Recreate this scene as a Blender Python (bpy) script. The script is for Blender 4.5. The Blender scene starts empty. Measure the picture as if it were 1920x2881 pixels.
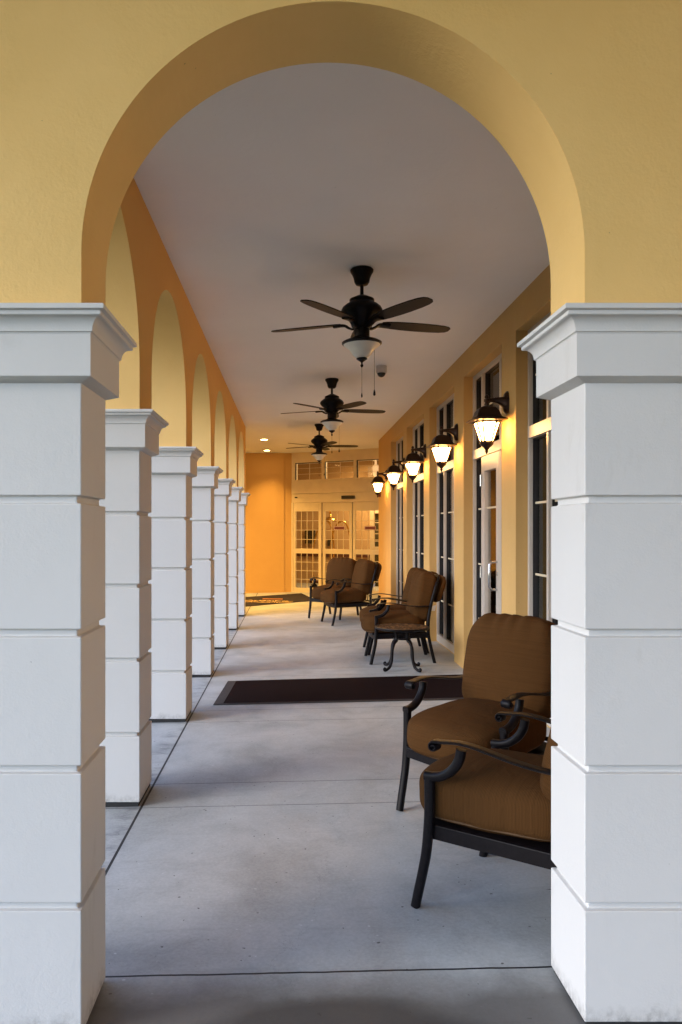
import bpy, bmesh, math, random
from mathutils import Vector, Matrix, noise
random.seed(7)
R = math.radians
C = bpy.context.scene.collection

# ------------------------------------------------------------ materials
def mat(name, base=(.5,.5,.5), rough=.6, metal=0.0, spec=.5):
    m = bpy.data.materials.new(name); m.use_nodes = True
    nt = m.node_tree; b = nt.nodes['Principled BSDF']
    b.inputs['Base Color'].default_value = (*base, 1)
    b.inputs['Roughness'].default_value = rough
    b.inputs['Metallic'].default_value = metal
    b.inputs['Specular IOR Level'].default_value = spec
    return m, nt, b
def N(nt, t, **k):
    n = nt.nodes.new(t)
    for a, v in k.items():
        if a in n.inputs: n.inputs[a].default_value = v
        else: setattr(n, a, v)
    return n
def coords(nt, scale=(1,1,1), kind='Object'):
    tc = N(nt, 'ShaderNodeTexCoord'); mp = N(nt, 'ShaderNodeMapping')
    mp.inputs['Scale'].default_value = scale
    nt.links.new(tc.outputs[kind], mp.inputs['Vector']); return mp.outputs['Vector']
def noise_n(nt, vec, scale, detail=4, rough=.55, dist=0):
    n = N(nt, 'ShaderNodeTexNoise'); n.inputs['Scale'].default_value = scale
    n.inputs['Detail'].default_value = detail; n.inputs['Roughness'].default_value = rough
    n.inputs['Distortion'].default_value = dist
    nt.links.new(vec, n.inputs['Vector']); return n.outputs['Fac']
def ramp(nt, fac, stops):
    r = N(nt, 'ShaderNodeValToRGB'); e = r.color_ramp.elements
    while len(e) < len(stops): e.new(.5)
    for el, (p, c) in zip(e, stops):
        el.position = p; el.color = (*c, 1) if len(c) == 3 else c
    nt.links.new(fac, r.inputs['Fac']); return r.outputs['Color']
def mth(nt, op, a, b=None, c=None, clamp=False):
    n = N(nt, 'ShaderNodeMath', operation=op); n.use_clamp = clamp
    for i, v in enumerate((a, b, c)):
        if v is None: continue
        if isinstance(v, (int, float)): n.inputs[i].default_value = v
        else: nt.links.new(v, n.inputs[i])
    return n.outputs[0]
def mix(nt, fac, a, b, mode='MIX'):
    n = N(nt, 'ShaderNodeMix', data_type='RGBA', blend_type=mode)
    for i, v in ((0, fac), (6, a), (7, b)):
        if isinstance(v, (int, float)): n.inputs[i].default_value = v
        elif isinstance(v, tuple): n.inputs[i].default_value = (*v, 1)
        else: nt.links.new(v, n.inputs[i])
    return n.outputs[2]
def bump(nt, b, h, strength=.3, dist=.01, prev=None):
    n = N(nt, 'ShaderNodeBump'); n.inputs['Strength'].default_value = strength
    n.inputs['Distance'].default_value = dist
    nt.links.new(h, n.inputs['Height'])
    if prev is not None: nt.links.new(prev, n.inputs['Normal'])
    if b is not None: nt.links.new(n.outputs[0], b.inputs['Normal'])
    return n.outputs[0]

M = {}
def stucco(key, col, col2, rough=.75, bs=.35, fine=160, trw=.25):
    m, nt, b = mat(key, col, rough, spec=.3)
    v = coords(nt)
    big = noise_n(nt, v, 1.3, 5, .6)
    c = ramp(nt, big, [(.3, col), (.72, col2)])
    sp = noise_n(nt, v, 46, 2, .5)
    speck = mth(nt, 'GREATER_THAN', sp, .792)
    c = mix(nt, mth(nt, 'MULTIPLY', speck, .55), c, tuple(x*.25 for x in col))
    if key == 'white_stucco':      # splash dirt in a ragged band above the paving, and a few scuffs
        sz = N(nt, 'ShaderNodeSeparateXYZ'); nt.links.new(coords(nt), sz.inputs[0])
        rag = mth(nt, 'MULTIPLY', noise_n(nt, coords(nt, (1,1,.5)), 9, 5, .7), .17)
        dm = mth(nt, 'MULTIPLY', mth(nt, 'SUBTRACT', rag, mth(nt, 'ADD', sz.outputs[2], .012)), 14, clamp=True)
        dm = mth(nt, 'MULTIPLY', dm, ramp(nt, noise_n(nt, v, 40, 4, .7), [(.35, (.1,.1,.1)), (.65, (1,1,1))]))
        c = mix(nt, mth(nt, 'MULTIPLY', dm, .7), c, (.16,.15,.13))
        sc_ = ramp(nt, noise_n(nt, coords(nt, (1,1,.35)), 4.5, 6, .7, 1.2), [(.60, (0,0,0)), (.74, (1,1,1))])
        c = mix(nt, mth(nt, 'MULTIPLY', sc_, .22), c, (.42,.39,.34))
    nt.links.new(c, b.inputs['Base Color'])
    f = noise_n(nt, v, fine, 3, .6)
    g = noise_n(nt, v, fine*.33, 3, .6)
    mask = ramp(nt, noise_n(nt, v, 3.2, 4, .6), [(.42, (.25,.25,.25)), (.62, (1,1,1))])
    h = mth(nt, 'MULTIPLY', mth(nt, 'ADD', f, g), mask)
    n1 = bump(nt, None, h, bs, .008)
    trow = mth(nt, 'ADD', noise_n(nt, v, 9, 4, .6, 1.5), 0)
    bump(nt, b, trow, trw, .006, n1)
    M[key] = m
stucco('white_stucco', (.655,.64,.61), (.625,.61,.58), bs=.15, fine=130, trw=.04)
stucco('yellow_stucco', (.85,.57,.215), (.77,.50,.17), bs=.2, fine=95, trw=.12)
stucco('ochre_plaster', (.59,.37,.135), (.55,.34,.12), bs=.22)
stucco('lamplit_stucco', (.76,.44,.12), (.72,.41,.11), bs=.22)  # arcade wall's inner faces: stucco with warm lamplight put into the colour
stucco('ceiling_plaster', (.84,.84,.84), (.80,.80,.80), bs=.15, fine=60)
stucco('inner_wall', (.56,.38,.20), (.52,.35,.18), bs=.1)

# concrete floor with control joints cut at the column lines
m, nt, b = mat('concrete', (.4,.4,.4), .6, spec=.35)
v = coords(nt); sx = N(nt, 'ShaderNodeSeparateXYZ'); nt.links.new(v, sx.inputs[0])
x, y = sx.outputs[0], sx.outputs[1]
base = ramp(nt, noise_n(nt, v, 1.6, 6, .65, .4), [(.32, (.25,.26,.25)), (.5, (.42,.435,.425)), (.66, (.53,.55,.535))])
fine = noise_n(nt, v, 70, 5, .7)
base = mix(nt, .45, base, ramp(nt, fine, [(.3, (.29,.297,.285)), (.7, (.50,.51,.49))]), 'MIX')
streak = noise_n(nt, coords(nt, (.7,7,1)), 2.2, 5, .7)
base = mix(nt, ramp(nt, streak, [(.56, (0,0,0)), (.74, (.42,.42,.42))]), base, (.30,.30,.285))
spk = mth(nt, 'GREATER_THAN', noise_n(nt, v, 38, 1, .4), .785)
base = mix(nt, mth(nt, 'MULTIPLY', spk, .8), base, (.05,.045,.04))
spw = mth(nt, 'GREATER_THAN', noise_n(nt, coords(nt, (1,1.5,1)), 31, 1, .4), .80)
base = mix(nt, mth(nt, 'MULTIPLY', spw, .5), base, (.75,.75,.75))
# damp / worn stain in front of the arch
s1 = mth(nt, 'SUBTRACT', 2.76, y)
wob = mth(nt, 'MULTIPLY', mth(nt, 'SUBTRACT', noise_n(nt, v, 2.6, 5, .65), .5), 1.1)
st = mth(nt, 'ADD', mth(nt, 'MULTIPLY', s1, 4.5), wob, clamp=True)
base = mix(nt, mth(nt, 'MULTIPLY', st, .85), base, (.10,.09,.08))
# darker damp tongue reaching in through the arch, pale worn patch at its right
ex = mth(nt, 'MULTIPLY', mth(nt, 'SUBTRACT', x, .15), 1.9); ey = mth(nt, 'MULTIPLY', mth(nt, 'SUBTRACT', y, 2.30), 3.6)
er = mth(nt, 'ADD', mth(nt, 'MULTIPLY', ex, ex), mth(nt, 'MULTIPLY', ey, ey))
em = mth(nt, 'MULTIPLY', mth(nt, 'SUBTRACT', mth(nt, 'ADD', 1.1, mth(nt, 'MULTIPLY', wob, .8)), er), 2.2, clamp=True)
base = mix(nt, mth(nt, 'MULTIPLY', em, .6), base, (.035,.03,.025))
# hairline crack
cr = mth(nt, 'ABSOLUTE', mth(nt, 'SUBTRACT', x, mth(nt, 'ADD', mth(nt, 'MULTIPLY', y, .22), mth(nt, 'MULTIPLY', noise_n(nt, v, 3.0, 8, .75), .55))))
crm = mth(nt, 'MULTIPLY', mth(nt, 'LESS_THAN', mth(nt, 'ABSOLUTE', mth(nt, 'ADD', cr, -.9)), .0016), mth(nt, 'LESS_THAN', y, 4.3))
base = mix(nt, mth(nt, 'MULTIPLY', crm, .45), base, (.1,.1,.1))
# joints
def near(fld, pos, w): return mth(nt, 'LESS_THAN', mth(nt, 'ABSOLUTE', mth(nt, 'SUBTRACT', fld, pos)), w)
yw = mth(nt, 'ADD', y, mth(nt, 'MULTIPLY', mth(nt, 'SUBTRACT', noise_n(nt, v, 5, 3), .5), .012))
def near_rep(off, per, w):
    t = mth(nt, 'WRAP', mth(nt, 'SUBTRACT', yw, off), per/2, -per/2)
    return mth(nt, 'LESS_THAN', mth(nt, 'ABSOLUTE', t), w)
jx = near(x, -.868, .007)
ja = near_rep(4.385, 1.94, .0035); jb = near_rep(4.79, 1.94, .0035)
jc = near(yw, 2.72, .005)
after = mth(nt, 'GREATER_THAN', y, 3.9); before = mth(nt, 'LESS_THAN', y, 15.5)
jj = mth(nt, 'MULTIPLY', mth(nt, 'MULTIPLY', mth(nt, 'MAXIMUM', ja, jb), after), before)
line = mth(nt, 'MAXIMUM', mth(nt, 'MAXIMUM', jx, jc), mth(nt, 'MULTIPLY', jj, .75))
# grime gathered along the long joint
gd = mth(nt, 'SUBTRACT', 1, mth(nt, 'MULTIPLY', mth(nt, 'ABSOLUTE', mth(nt, 'ADD', x, .93)), 9), clamp=True)
gn = ramp(nt, noise_n(nt, coords(nt, (1,2.2,1)), 3.5, 6, .75, .6), [(.45, (0,0,0)), (.66, (1,1,1))])
base = mix(nt, mth(nt, 'MULTIPLY', mth(nt, 'MULTIPLY', gd, gn), .85), base, (.09,.09,.1))
base = mix(nt, line, base, (.018,.018,.02))
nt.links.new(base, b.inputs['Base Color'])
rr = ramp(nt, noise_n(nt, v, 4, 4), [(.3, (.5,.5,.5)), (.7, (.72,.72,.72))]); nt.links.new(rr, b.inputs['Roughness'])
h = mth(nt, 'SUBTRACT', mth(nt, 'MULTIPLY', fine, .35), line)
bump(nt, b, h, .5, .004)
M['concrete'] = m

def simple(key, base, rough=.5, metal=0., spec=.5, var=.12, ns=30, bs=0.):
    m, nt, b = mat(key, base, rough, metal, spec)
    v = coords(nt); f = noise_n(nt, v, ns, 4, .6)
    c = ramp(nt, f, [(.3, tuple(x*(1-var) for x in base)), (.7, tuple(min(1, x*(1+var)) for x in base))])
    nt.links.new(c, b.inputs['Base Color'])
    if bs: bump(nt, b, f, bs, .002)
    M[key] = m; return m, nt, b
simple('bronze', (.007,.0055,.0065), .42, 0, .16, .3, 60, .1)
simple('lamp_metal', (.03,.013,.007), .4, .5, .5, .3, 80, .2)
simple('blade_wood', (.014,.009,.007), .5, 0, .15, .3, 12)
simple('white_frame', (.52,.47,.41), .38, 0, .5, .04, 5)
simple('cream_frame', (.70,.60,.42), .4, 0, .5, .05, 4)
simple('gasket', (.006,.006,.008), .6)
simple('steel', (.55,.56,.58), .25, 1.0, .5, .05, 20)
simple('brass', (.72,.46,.12), .18, 1.0, .5, .08, 10)
simple('black_plastic', (.012,.012,.012), .35)
simple('white_plastic', (.55,.52,.5), .4)
simple('rubber', (.035,.03,.03), .7, 0, .3, .3, 50, .3)
simple('dark_shim', (.02,.02,.02), .8)
simple('paper_tag', (.75,.75,.78), .6)
simple('sticker_red', (.13,.012,.018), .5)
simple('sticker_pale', (.5,.33,.3), .5)
simple('alarm_red', (.16,.02,.012), .4)
simple('gold_ink', (.75,.5,.16), .6)
simple('orange_ink', (.72,.27,.05), .6)
simple('carpet_maroon', (.09,.03,.02), .9)
simple('green_view', (.05,.05,.025), .8)
simple('picture_dark', (.03,.028,.02), .5)
simple('room_dark', (.11,.075,.045), .8)
simple('grass', (.06,.10,.03), .9, 0, .2, .4, 3, .4)

# mats
for key, col in (('mat_brown', (.013,.006,.006)), ('mat_grey', (.03,.026,.03))):
    m, nt, b = mat(key, col, .95, spec=.04)
    v = coords(nt); f = noise_n(nt, v, 220, 3, .7); g = noise_n(nt, v, 6, 4)
    c = ramp(nt, f, [(.3, tuple(x*.6 for x in col)), (.7, tuple(x*1.5 for x in col))])
    c = mix(nt, mth(nt, 'MULTIPLY', g, .3), c, tuple(x*.8+.01 for x in col)); nt.links.new(c, b.inputs['Base Color'])
    bump(nt, b, f, .6, .004); M[key] = m

# ribbed cushion cloth
m, nt, b = mat('cushion_cloth', (.16,.085,.035), .95, spec=.06)
uv = coords(nt, (1,1,1), 'UV'); sx = N(nt, 'ShaderNodeSeparateXYZ'); nt.links.new(uv, sx.inputs[0])
ob = coords(nt)
wv = mth(nt, 'ADD', sx.outputs[0], mth(nt, 'MULTIPLY', mth(nt, 'SUBTRACT', noise_n(nt, ob, 7, 3), .5), .012))
rib = mth(nt, 'SINE', mth(nt, 'MULTIPLY', wv, 6.2832/.0055))
rib2 = noise_n(nt, coords(nt, (150, 2, 1), 'UV'), 1.0, 3, .7)
r01 = mth(nt, 'MULTIPLY_ADD', rib, .5, .5)
c = ramp(nt, mth(nt, 'ADD', mth(nt, 'MULTIPLY', r01, .45), mth(nt, 'MULTIPLY', rib2, .6)),
         [(.2, (.042,.018,.005)), (.8, (.112,.050,.016))])
c = mix(nt, mth(nt, 'MULTIPLY', noise_n(nt, ob, 5, 4), .35), c, (.062,.029,.010))
nt.links.new(c, b.inputs['Base Color'])
n1 = bump(nt, None, r01, .22, .0018)
bump(nt, b, noise_n(nt, ob, 11, 4, .6, 1.0), .38, .016, n1)
M['cushion_cloth'] = m
simple('piping_cloth', (.10,.05,.018), .85)

# drapes
m, nt, b = mat('curtain_cloth', (.42,.31,.17), .9, spec=.1)
v = coords(nt, (1,1,.15)); f = noise_n(nt, v, 40, 3)
cc = ramp(nt, f, [(.3, (.30,.22,.12)), (.7, (.45,.34,.19))]); nt.links.new(cc, b.inputs['Base Color'])
tl = N(nt, 'ShaderNodeBsdfTranslucent'); nt.links.new(cc, tl.inputs['Color']); mxs = N(nt, 'ShaderNodeMixShader'); mxs.inputs[0].default_value = .5
nt.links.new(b.outputs[0], mxs.inputs[1]); nt.links.new(tl.outputs[0], mxs.inputs[2]); nt.links.new(mxs.outputs[0], nt.nodes['Material Output'].inputs['Surface']); M['curtain_cloth'] = m

# glass : fresnel mix of mirror and clear
def glassy(key, tint, rough=.02, ior=1.5):
    m = bpy.data.materials.new(key); m.use_nodes = True; nt = m.node_tree
    nt.nodes.remove(nt.nodes['Principled BSDF'])
    o = nt.nodes['Material Output']
    g = N(nt, 'ShaderNodeBsdfGlossy'); g.inputs['Roughness'].default_value = rough
    g.inputs['Color'].default_value = (.9,.9,.9,1)
    t = N(nt, 'ShaderNodeBsdfTransparent'); t.inputs['Color'].default_value = (*tint, 1)
    f = N(nt, 'ShaderNodeFresnel'); f.inputs['IOR'].default_value = ior
    mx = N(nt, 'ShaderNodeMixShader')
    w = noise_n(nt, coords(nt), 1.4, 2); bn = N(nt, 'ShaderNodeBump'); bn.inputs['Strength'].default_value = .02
    nt.links.new(w, bn.inputs['Height']); nt.links.new(bn.outputs[0], g.inputs['Normal'])
    nt.links.new(f.outputs[0], mx.inputs[0]); nt.links.new(t.outputs[0], mx.inputs[1]); nt.links.new(g.outputs[0], mx.inputs[2])
    nt.links.new(mx.outputs[0], o.inputs['Surface']); M[key] = m
glassy('window_glass', (.85,.83,.8), ior=1.33)
glassy('door_glass', (.9,.88,.84), ior=1.3)

def emis(key, col, s):
    m, nt, b = mat(key, (.8,.8,.8), .5)
    b.inputs['Emission Color'].default_value = (*col, 1); b.inputs['Emission Strength'].default_value = s
    M[key] = m
emis('lamp_pane', (1,.51,.15), 19)
emis('downlight_glow', (1,.62,.25), 14)
emis('chandelier_glow', (1,.6,.3), .22)
# frosted bowl (lamp off)
m, nt, b = mat('frosted_bowl', (.62,.60,.54), .35); b.inputs['Subsurface Weight'].default_value = .3
b.inputs['Subsurface Radius'].default_value = (.02,.02,.02); M['frosted_bowl'] = m

# ------------------------------------------------------------ mesh helpers
def obj(name, bm, m, parent=None, smooth=False, mw=None, bev=0, ang=40):
    me = bpy.data.meshes.new(name); bmesh.ops.recalc_face_normals(bm, faces=bm.faces)
    if smooth:
        for f in bm.faces: f.smooth = True
        a = R(ang)
        for e in bm.edges:
            if len(e.link_faces) == 2 and e.calc_face_angle(0) > a: e.smooth = False
    bm.to_mesh(me); bm.free()
    if isinstance(m, (list, tuple)):
        for k in m: me.materials.append(M[k])
    else: me.materials.append(M[m])
    o = bpy.data.objects.new(name, me); C.objects.link(o)
    if parent: o.parent = parent
    if mw is not None: o.matrix_local = mw
    if bev:
        md = o.modifiers.new('bevel', 'BEVEL'); md.width = bev; md.segments = 2
        md.limit_method = 'ANGLE'; md.angle_limit = R(35)
    return o
def tag(o, label=None, cat=None, group=None, kind=None):
    if label: o['label'] = label
    if cat: o['category'] = cat
    if group: o['group'] = group
    if kind: o['kind'] = kind
    return o
def empty(name, loc, label, cat, group=None, rz=0):
    o = bpy.data.objects.new(name, None); C.objects.link(o); o.location = loc
    o.rotation_euler = (0, 0, rz); o.empty_display_size = .1
    return tag(o, label, cat, group)
def box(bm, a, b_):
    vs = [bm.verts.new((x, y, z)) for x in (a[0], b_[0]) for y in (a[1], b_[1]) for z in (a[2], b_[2])]
    for q in ((0,1,3,2), (4,6,7,5), (0,4,5,1), (2,3,7,6), (0,2,6,4), (1,5,7,3)):
        bm.faces.new([vs[i] for i in q])
def boxes(*bs):
    bm = bmesh.new()
    for a, b_ in bs: box(bm, a, b_)
    return bm
def lathe(bm, prof, seg=32, c=(0,0,0), capb=True, capt=True):
    rings = []
    for r, z in prof:
        rings.append([bm.verts.new((c[0]+r*math.cos(2*math.pi*i/seg), c[1]+r*math.sin(2*math.pi*i/seg), c[2]+z)) for i in range(seg)])
    for A, B in zip(rings, rings[1:]):
        for i in range(seg): bm.faces.new((A[i], A[(i+1) % seg], B[(i+1) % seg], B[i]))
    if capb: bm.faces.new(rings[0])
    if capt: bm.faces.new(rings[-1])
def poly(bm, rings, closed=True, caps=True):
    rs = [[bm.verts.new(p) for p in r] for r in rings]
    n = len(rs[0])
    for A, B in zip(rs, rs[1:]):
        for i in range(n if closed else n-1): bm.faces.new((A[i], A[(i+1) % n], B[(i+1) % n], B[i]))
    if caps and closed: bm.faces.new(rs[0]); bm.faces.new(rs[-1])
    return rs
def catmull(P, k=6):
    P = [Vector(p) for p in P]; Q = []
    for i in range(len(P)-1):
        p0 = P[i-1] if i else P[i]*2-P[i+1]; p1 = P[i]; p2 = P[i+1]; p3 = P[i+2] if i+2 < len(P) else P[i+1]*2-P[i]
        for j in range(k):
            t = j/k
            Q.append(.5*((2*p1)+(-p0+p2)*t+(2*p0-5*p1+4*p2-p3)*t*t+(-p0+3*p1-3*p2+p3)*t**3))
    Q.append(P[-1]); return Q
def tube(bm, P, r, seg=12, k=6, lat=None, e=2.0, rad=None):
    """sweep; r = radius or (lateral, inplane) half sizes; rad(t)->scale ; e = superellipse exponent"""
    Q = catmull(P, k) if k > 1 else [Vector(p) for p in P]
    ra, rb = (r, r) if isinstance(r, (int, float)) else r
    rings = []; up = Vector(lat) if lat else None; pn = None
    for i, p in enumerate(Q):
        t = (Q[min(i+1, len(Q)-1)]-Q[max(i-1, 0)]).normalized()
        if up is not None: a = up
        else:
            ref = pn if pn else (Vector((0,0,1)) if abs(t.z) < .9 else Vector((1,0,0)))
            a = (ref - t*ref.dot(t)).normalized(); pn = a
        bb = t.cross(a).normalized(); s = rad(i/(len(Q)-1)) if rad else 1
        ring = []
        for j in range(seg):
            w = 2*math.pi*(j+.5)/seg; cw, sw = math.cos(w), math.sin(w)
            ring.append(p+a*(ra*s*math.copysign(abs(cw)**(2/e), cw))+bb*(rb*s*math.copysign(abs(sw)**(2/e), sw)))
        rings.append(ring)
    poly(bm, rings)
def rect_loops(bm, x0, x1, y0, y1, prof, caps=True):
    """prof: list of (offset outward, z) -> mitred moulding round a rectangle"""
    poly(bm, [[(x0-o, y0-o, z), (x1+o, y0-o, z), (x1+o, y1+o, z), (x0-o, y1+o, z)] for o, z in prof], caps=caps)

def arch_wall(bm, axis, p0, p1, s0, s1, zb, zt, ops, seg=72):
    """wall along an axis with semicircular openings: ops = (centre, radius, spring z)"""
    def P(s, z, side): 
        p = (p0, p1)[side]
        return (s, p, z) if axis == 'x' else (p, s, z)
    pts = [(s0, zb)]
    bot = []
    for c, r, sp in ops:
        bot.append(('solid', pts[-1][0], c-r))
        arc = [(c-r*math.cos(math.pi*i/seg), sp+r*math.sin(math.pi*i/seg)) for i in range(seg+1)]
        pts += [(c-r, zb)] + arc + [(c+r, zb)]
    pts.append((s1, zb))
    out = []
    for p in pts:
        if not out or (abs(out[-1][0]-p[0]) > 1e-6 or abs(out[-1][1]-p[1]) > 1e-6): out.append(p)
    lo = [[bm.verts.new(P(s, z, k)) for s, z in out] for k in (0, 1)]
    hi = [[bm.verts.new(P(s, zt, k)) for s, z in out] for k in (0, 1)]
    for i in range(len(out)-1):
        if abs(out[i][0]-out[i+1][0]) > 1e-6:
            for k in (0, 1):
                vv = [lo[k][i], lo[k][i+1]]
                if i+2 < len(out) and abs(out[i+2][0]-out[i+1][0]) < 1e-6 and out[i+2][1] > out[i+1][1]: vv.append(lo[k][i+2])
                vv += [hi[k][i+1], hi[k][i]]
                if i and abs(out[i-1][0]-out[i][0]) < 1e-6 and out[i-1][1] > out[i][1]: vv.append(lo[k][i-1])
                bm.faces.new(vv)
            bm.faces.new((hi[0][i], hi[0][i+1], hi[1][i+1], hi[1][i]))
        bm.faces.new((lo[0][i], lo[0][i+1], lo[1][i+1], lo[1][i]))
    for i in (0, -1): bm.faces.new((lo[0][i], lo[1][i], hi[1][i], hi[0][i]))
    bmesh.ops.remove_doubles(bm, verts=bm.verts, dist=1e-5)

FZ = lambda x: .022*(x+.88)
CEIL = 3.56

# ------------------------------------------------------------ ground, floor, ceiling
bm = bmesh.new()
vs = [bm.verts.new((x, y, FZ(x))) for x, y in ((-1.95,-9), (6,-9), (6,24), (-1.95,24))]; bm.faces.new(vs)
for i, (x, y) in enumerate(((-1.95,-9), (-1.95,24))):
    pass
v2 = [bm.verts.new((-1.95, y, -.3)) for y in (-9, 24)]
bm.faces.new((vs[0], vs[3], v2[1], v2[0]))
tag(obj('floor', bm, 'concrete'), 'grey concrete walkway floor with saw-cut joints under the arcade', None, None, 'structure')
bm = bmesh.new()
gv = [bm.verts.new((x, y, -.14)) for x, y in ((-300,-300), (300,-300), (300,300), (-300,300))]; bm.faces.new(gv)
tag(obj('ground', bm, 'grass'), 'lawn outside the arcade', None, None, 'structure')
tag(obj('ceiling', boxes(((-1.30,2.70,CEIL), (2.15,14.48,CEIL+.2)), ((-5,14.48,CEIL), (6.2,23.5,CEIL+.2))), 'ceiling_plaster'),
    'smooth painted ceiling above the walkway', None, None, 'structure')

# ------------------------------------------------------------ piers
CAPP = [(0,2.06), (.039,2.076), (.039,2.205), (.0415,2.210), (.046,2.212)]
# cove
for i in range(9):
    w = i/8*math.pi/2
    CAPP.append((.046+.030*(1-math.cos(w)), 2.213+.040*math.sin(w)))
CAPP += [(.078,2.2545), (.080,2.2555), (.080,2.266), (.084,2.2675), (.092,2.270), (.0925,2.283), (.090,2.2855)]
def shaft_profile(zb=.0, g=.018):
    prof = [(0, zb)]
    for top in (1.696, 1.276, .848, .418)[::-1]:
        prof += [(0, top-.013), (-g, top-.011), (-g, top+.011), (0, top+.013)]
    prof += [(0, 2.0765)]
    return prof
def pier(name, label, cat, x0, x1, y0, y1, group=None, zb=0.0, strip=.012):
    r = empty(name, ((x0+x1)/2, (y0+y1)/2, zb), label, cat, group)
    hx, hy = (x1-x0)/2, (y1-y0)/2
    bm = bmesh.new(); rect_loops(bm, -hx, hx, -hy, hy, [(o, z-zb) for o, z in shaft_profile(zb+strip)])
    obj('shaft', bm, 'white_stucco', r, bev=.0035)
    bm = bmesh.new(); rect_loops(bm, -hx, hx, -hy, hy, [(o, z-zb) for o, z in CAPP])
    obj('capital', bm, 'white_stucco', r, smooth=True, bev=0, ang=25)
    bm = bmesh.new(); rect_loops(bm, -hx+.008, hx-.008, -hy+.008, hy-.008, [(0, -.03), (0, strip-.0002)])
    obj('base_strip', bm, 'dark_shim', r)
    return r
pier('corner_pier', 'big white banded stucco pier at the left edge, nearest the viewer', 'pier', -1.34, -.66, 2.387, 2.70)
pier('front_pier', 'big white banded stucco pier on the right carrying the near arch', 'pier', .918, 1.62, 2.387, 2.70, zb=.045)
pr = bpy.data.objects['corner_pier']
names = ['nearest of the six slim white banded columns, just behind the left pier',
         'second slim white banded column of the left row, counted from the viewer',
         'third slim white banded column of the left row, beside the near edge of the grey mat side',
         'fourth slim white banded column of the left row, counted from the viewer',
         'fifth slim white banded column of the left row, second from the far end',
         'farthest slim white banded column of the left row, by the orange wall']
names[2] = 'third slim white banded column of the left row, just past the brown doormat'
proto = None
for k in range(6):
    y = 4.40+1.94*k
    if proto is None:
        proto = pier('arcade_column', names[k], 'column', -1.30, -.88, y, y+.38, 'white banded columns along the left side', zb=0.0, strip=.027)
        kids = [o for o in bpy.data.objects if o.parent == proto]
    else:
        r = proto.copy(); C.objects.link(r); r.location.y = y+.19; r['label'] = names[k]
        for ch in kids:
            c = ch.copy(); C.objects.link(c); c.parent = r

# ------------------------------------------------------------ yellow arch walls
def wall_thing(name, bm, m, label, bev=0, cat='wall'):
    return tag(obj(name, bm, m, bev=bev), label, cat)
bm = bmesh.new()
arch_wall(bm, 'x', 2.387, 2.70, -1.34, 5.0, 2.2856, 4.6, [(.129, .789, 2.468)])
wall_thing('arch_wall', bm, 'yellow_stucco', 'yellow stucco front wall with one round arch framing the view')
bm = bmesh.new()
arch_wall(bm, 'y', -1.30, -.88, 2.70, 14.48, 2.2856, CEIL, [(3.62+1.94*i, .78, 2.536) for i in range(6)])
aw = wall_thing('arcade_wall', bm, ['yellow_stucco', 'lamplit_stucco'], 'long yellow wall pierced by a row of arches along the left')
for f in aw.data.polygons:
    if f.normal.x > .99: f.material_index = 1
bm = boxes(((1.60,2.72,.0), (6.2,2.95,CEIL)))
box(bm, (1.62,2.45,0), (5.0,2.69,2.285))
wall_thing('return_wall', bm, 'yellow_stucco', 'plain yellow wall stub beside the right pier', 0)

# right hand building wall with tall window openings
XW, TOPW = 1.90, 3.29
spans = [(3.00,4.42), (4.85,6.46), (6.90,8.42), (8.91,10.52), (10.96,12.60), (13.0,14.6)]
bm = bmesh.new()
ys = [2.95] + [q for s in spans for q in s] + [16.67]
for i in range(0, len(ys), 2): box(bm, (XW, ys[i], 0), (XW+.25, ys[i+1], TOPW))
box(bm, (XW, 2.95, TOPW), (XW+.25, 16.67, CEIL))
box(bm, (XW+.25, 16.42, 0), (6.2, 16.67, CEIL))
for a, b_ in spans: box(bm, (XW+.10, a, 0), (XW+.25, b_, .075))
bmesh.ops.remove_doubles(bm, verts=bm.verts, dist=1e-5)
wall_thing('building_wall', bm, 'ochre_plaster', 'ochre building wall on the right with pilasters between tall windows', 0)

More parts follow.
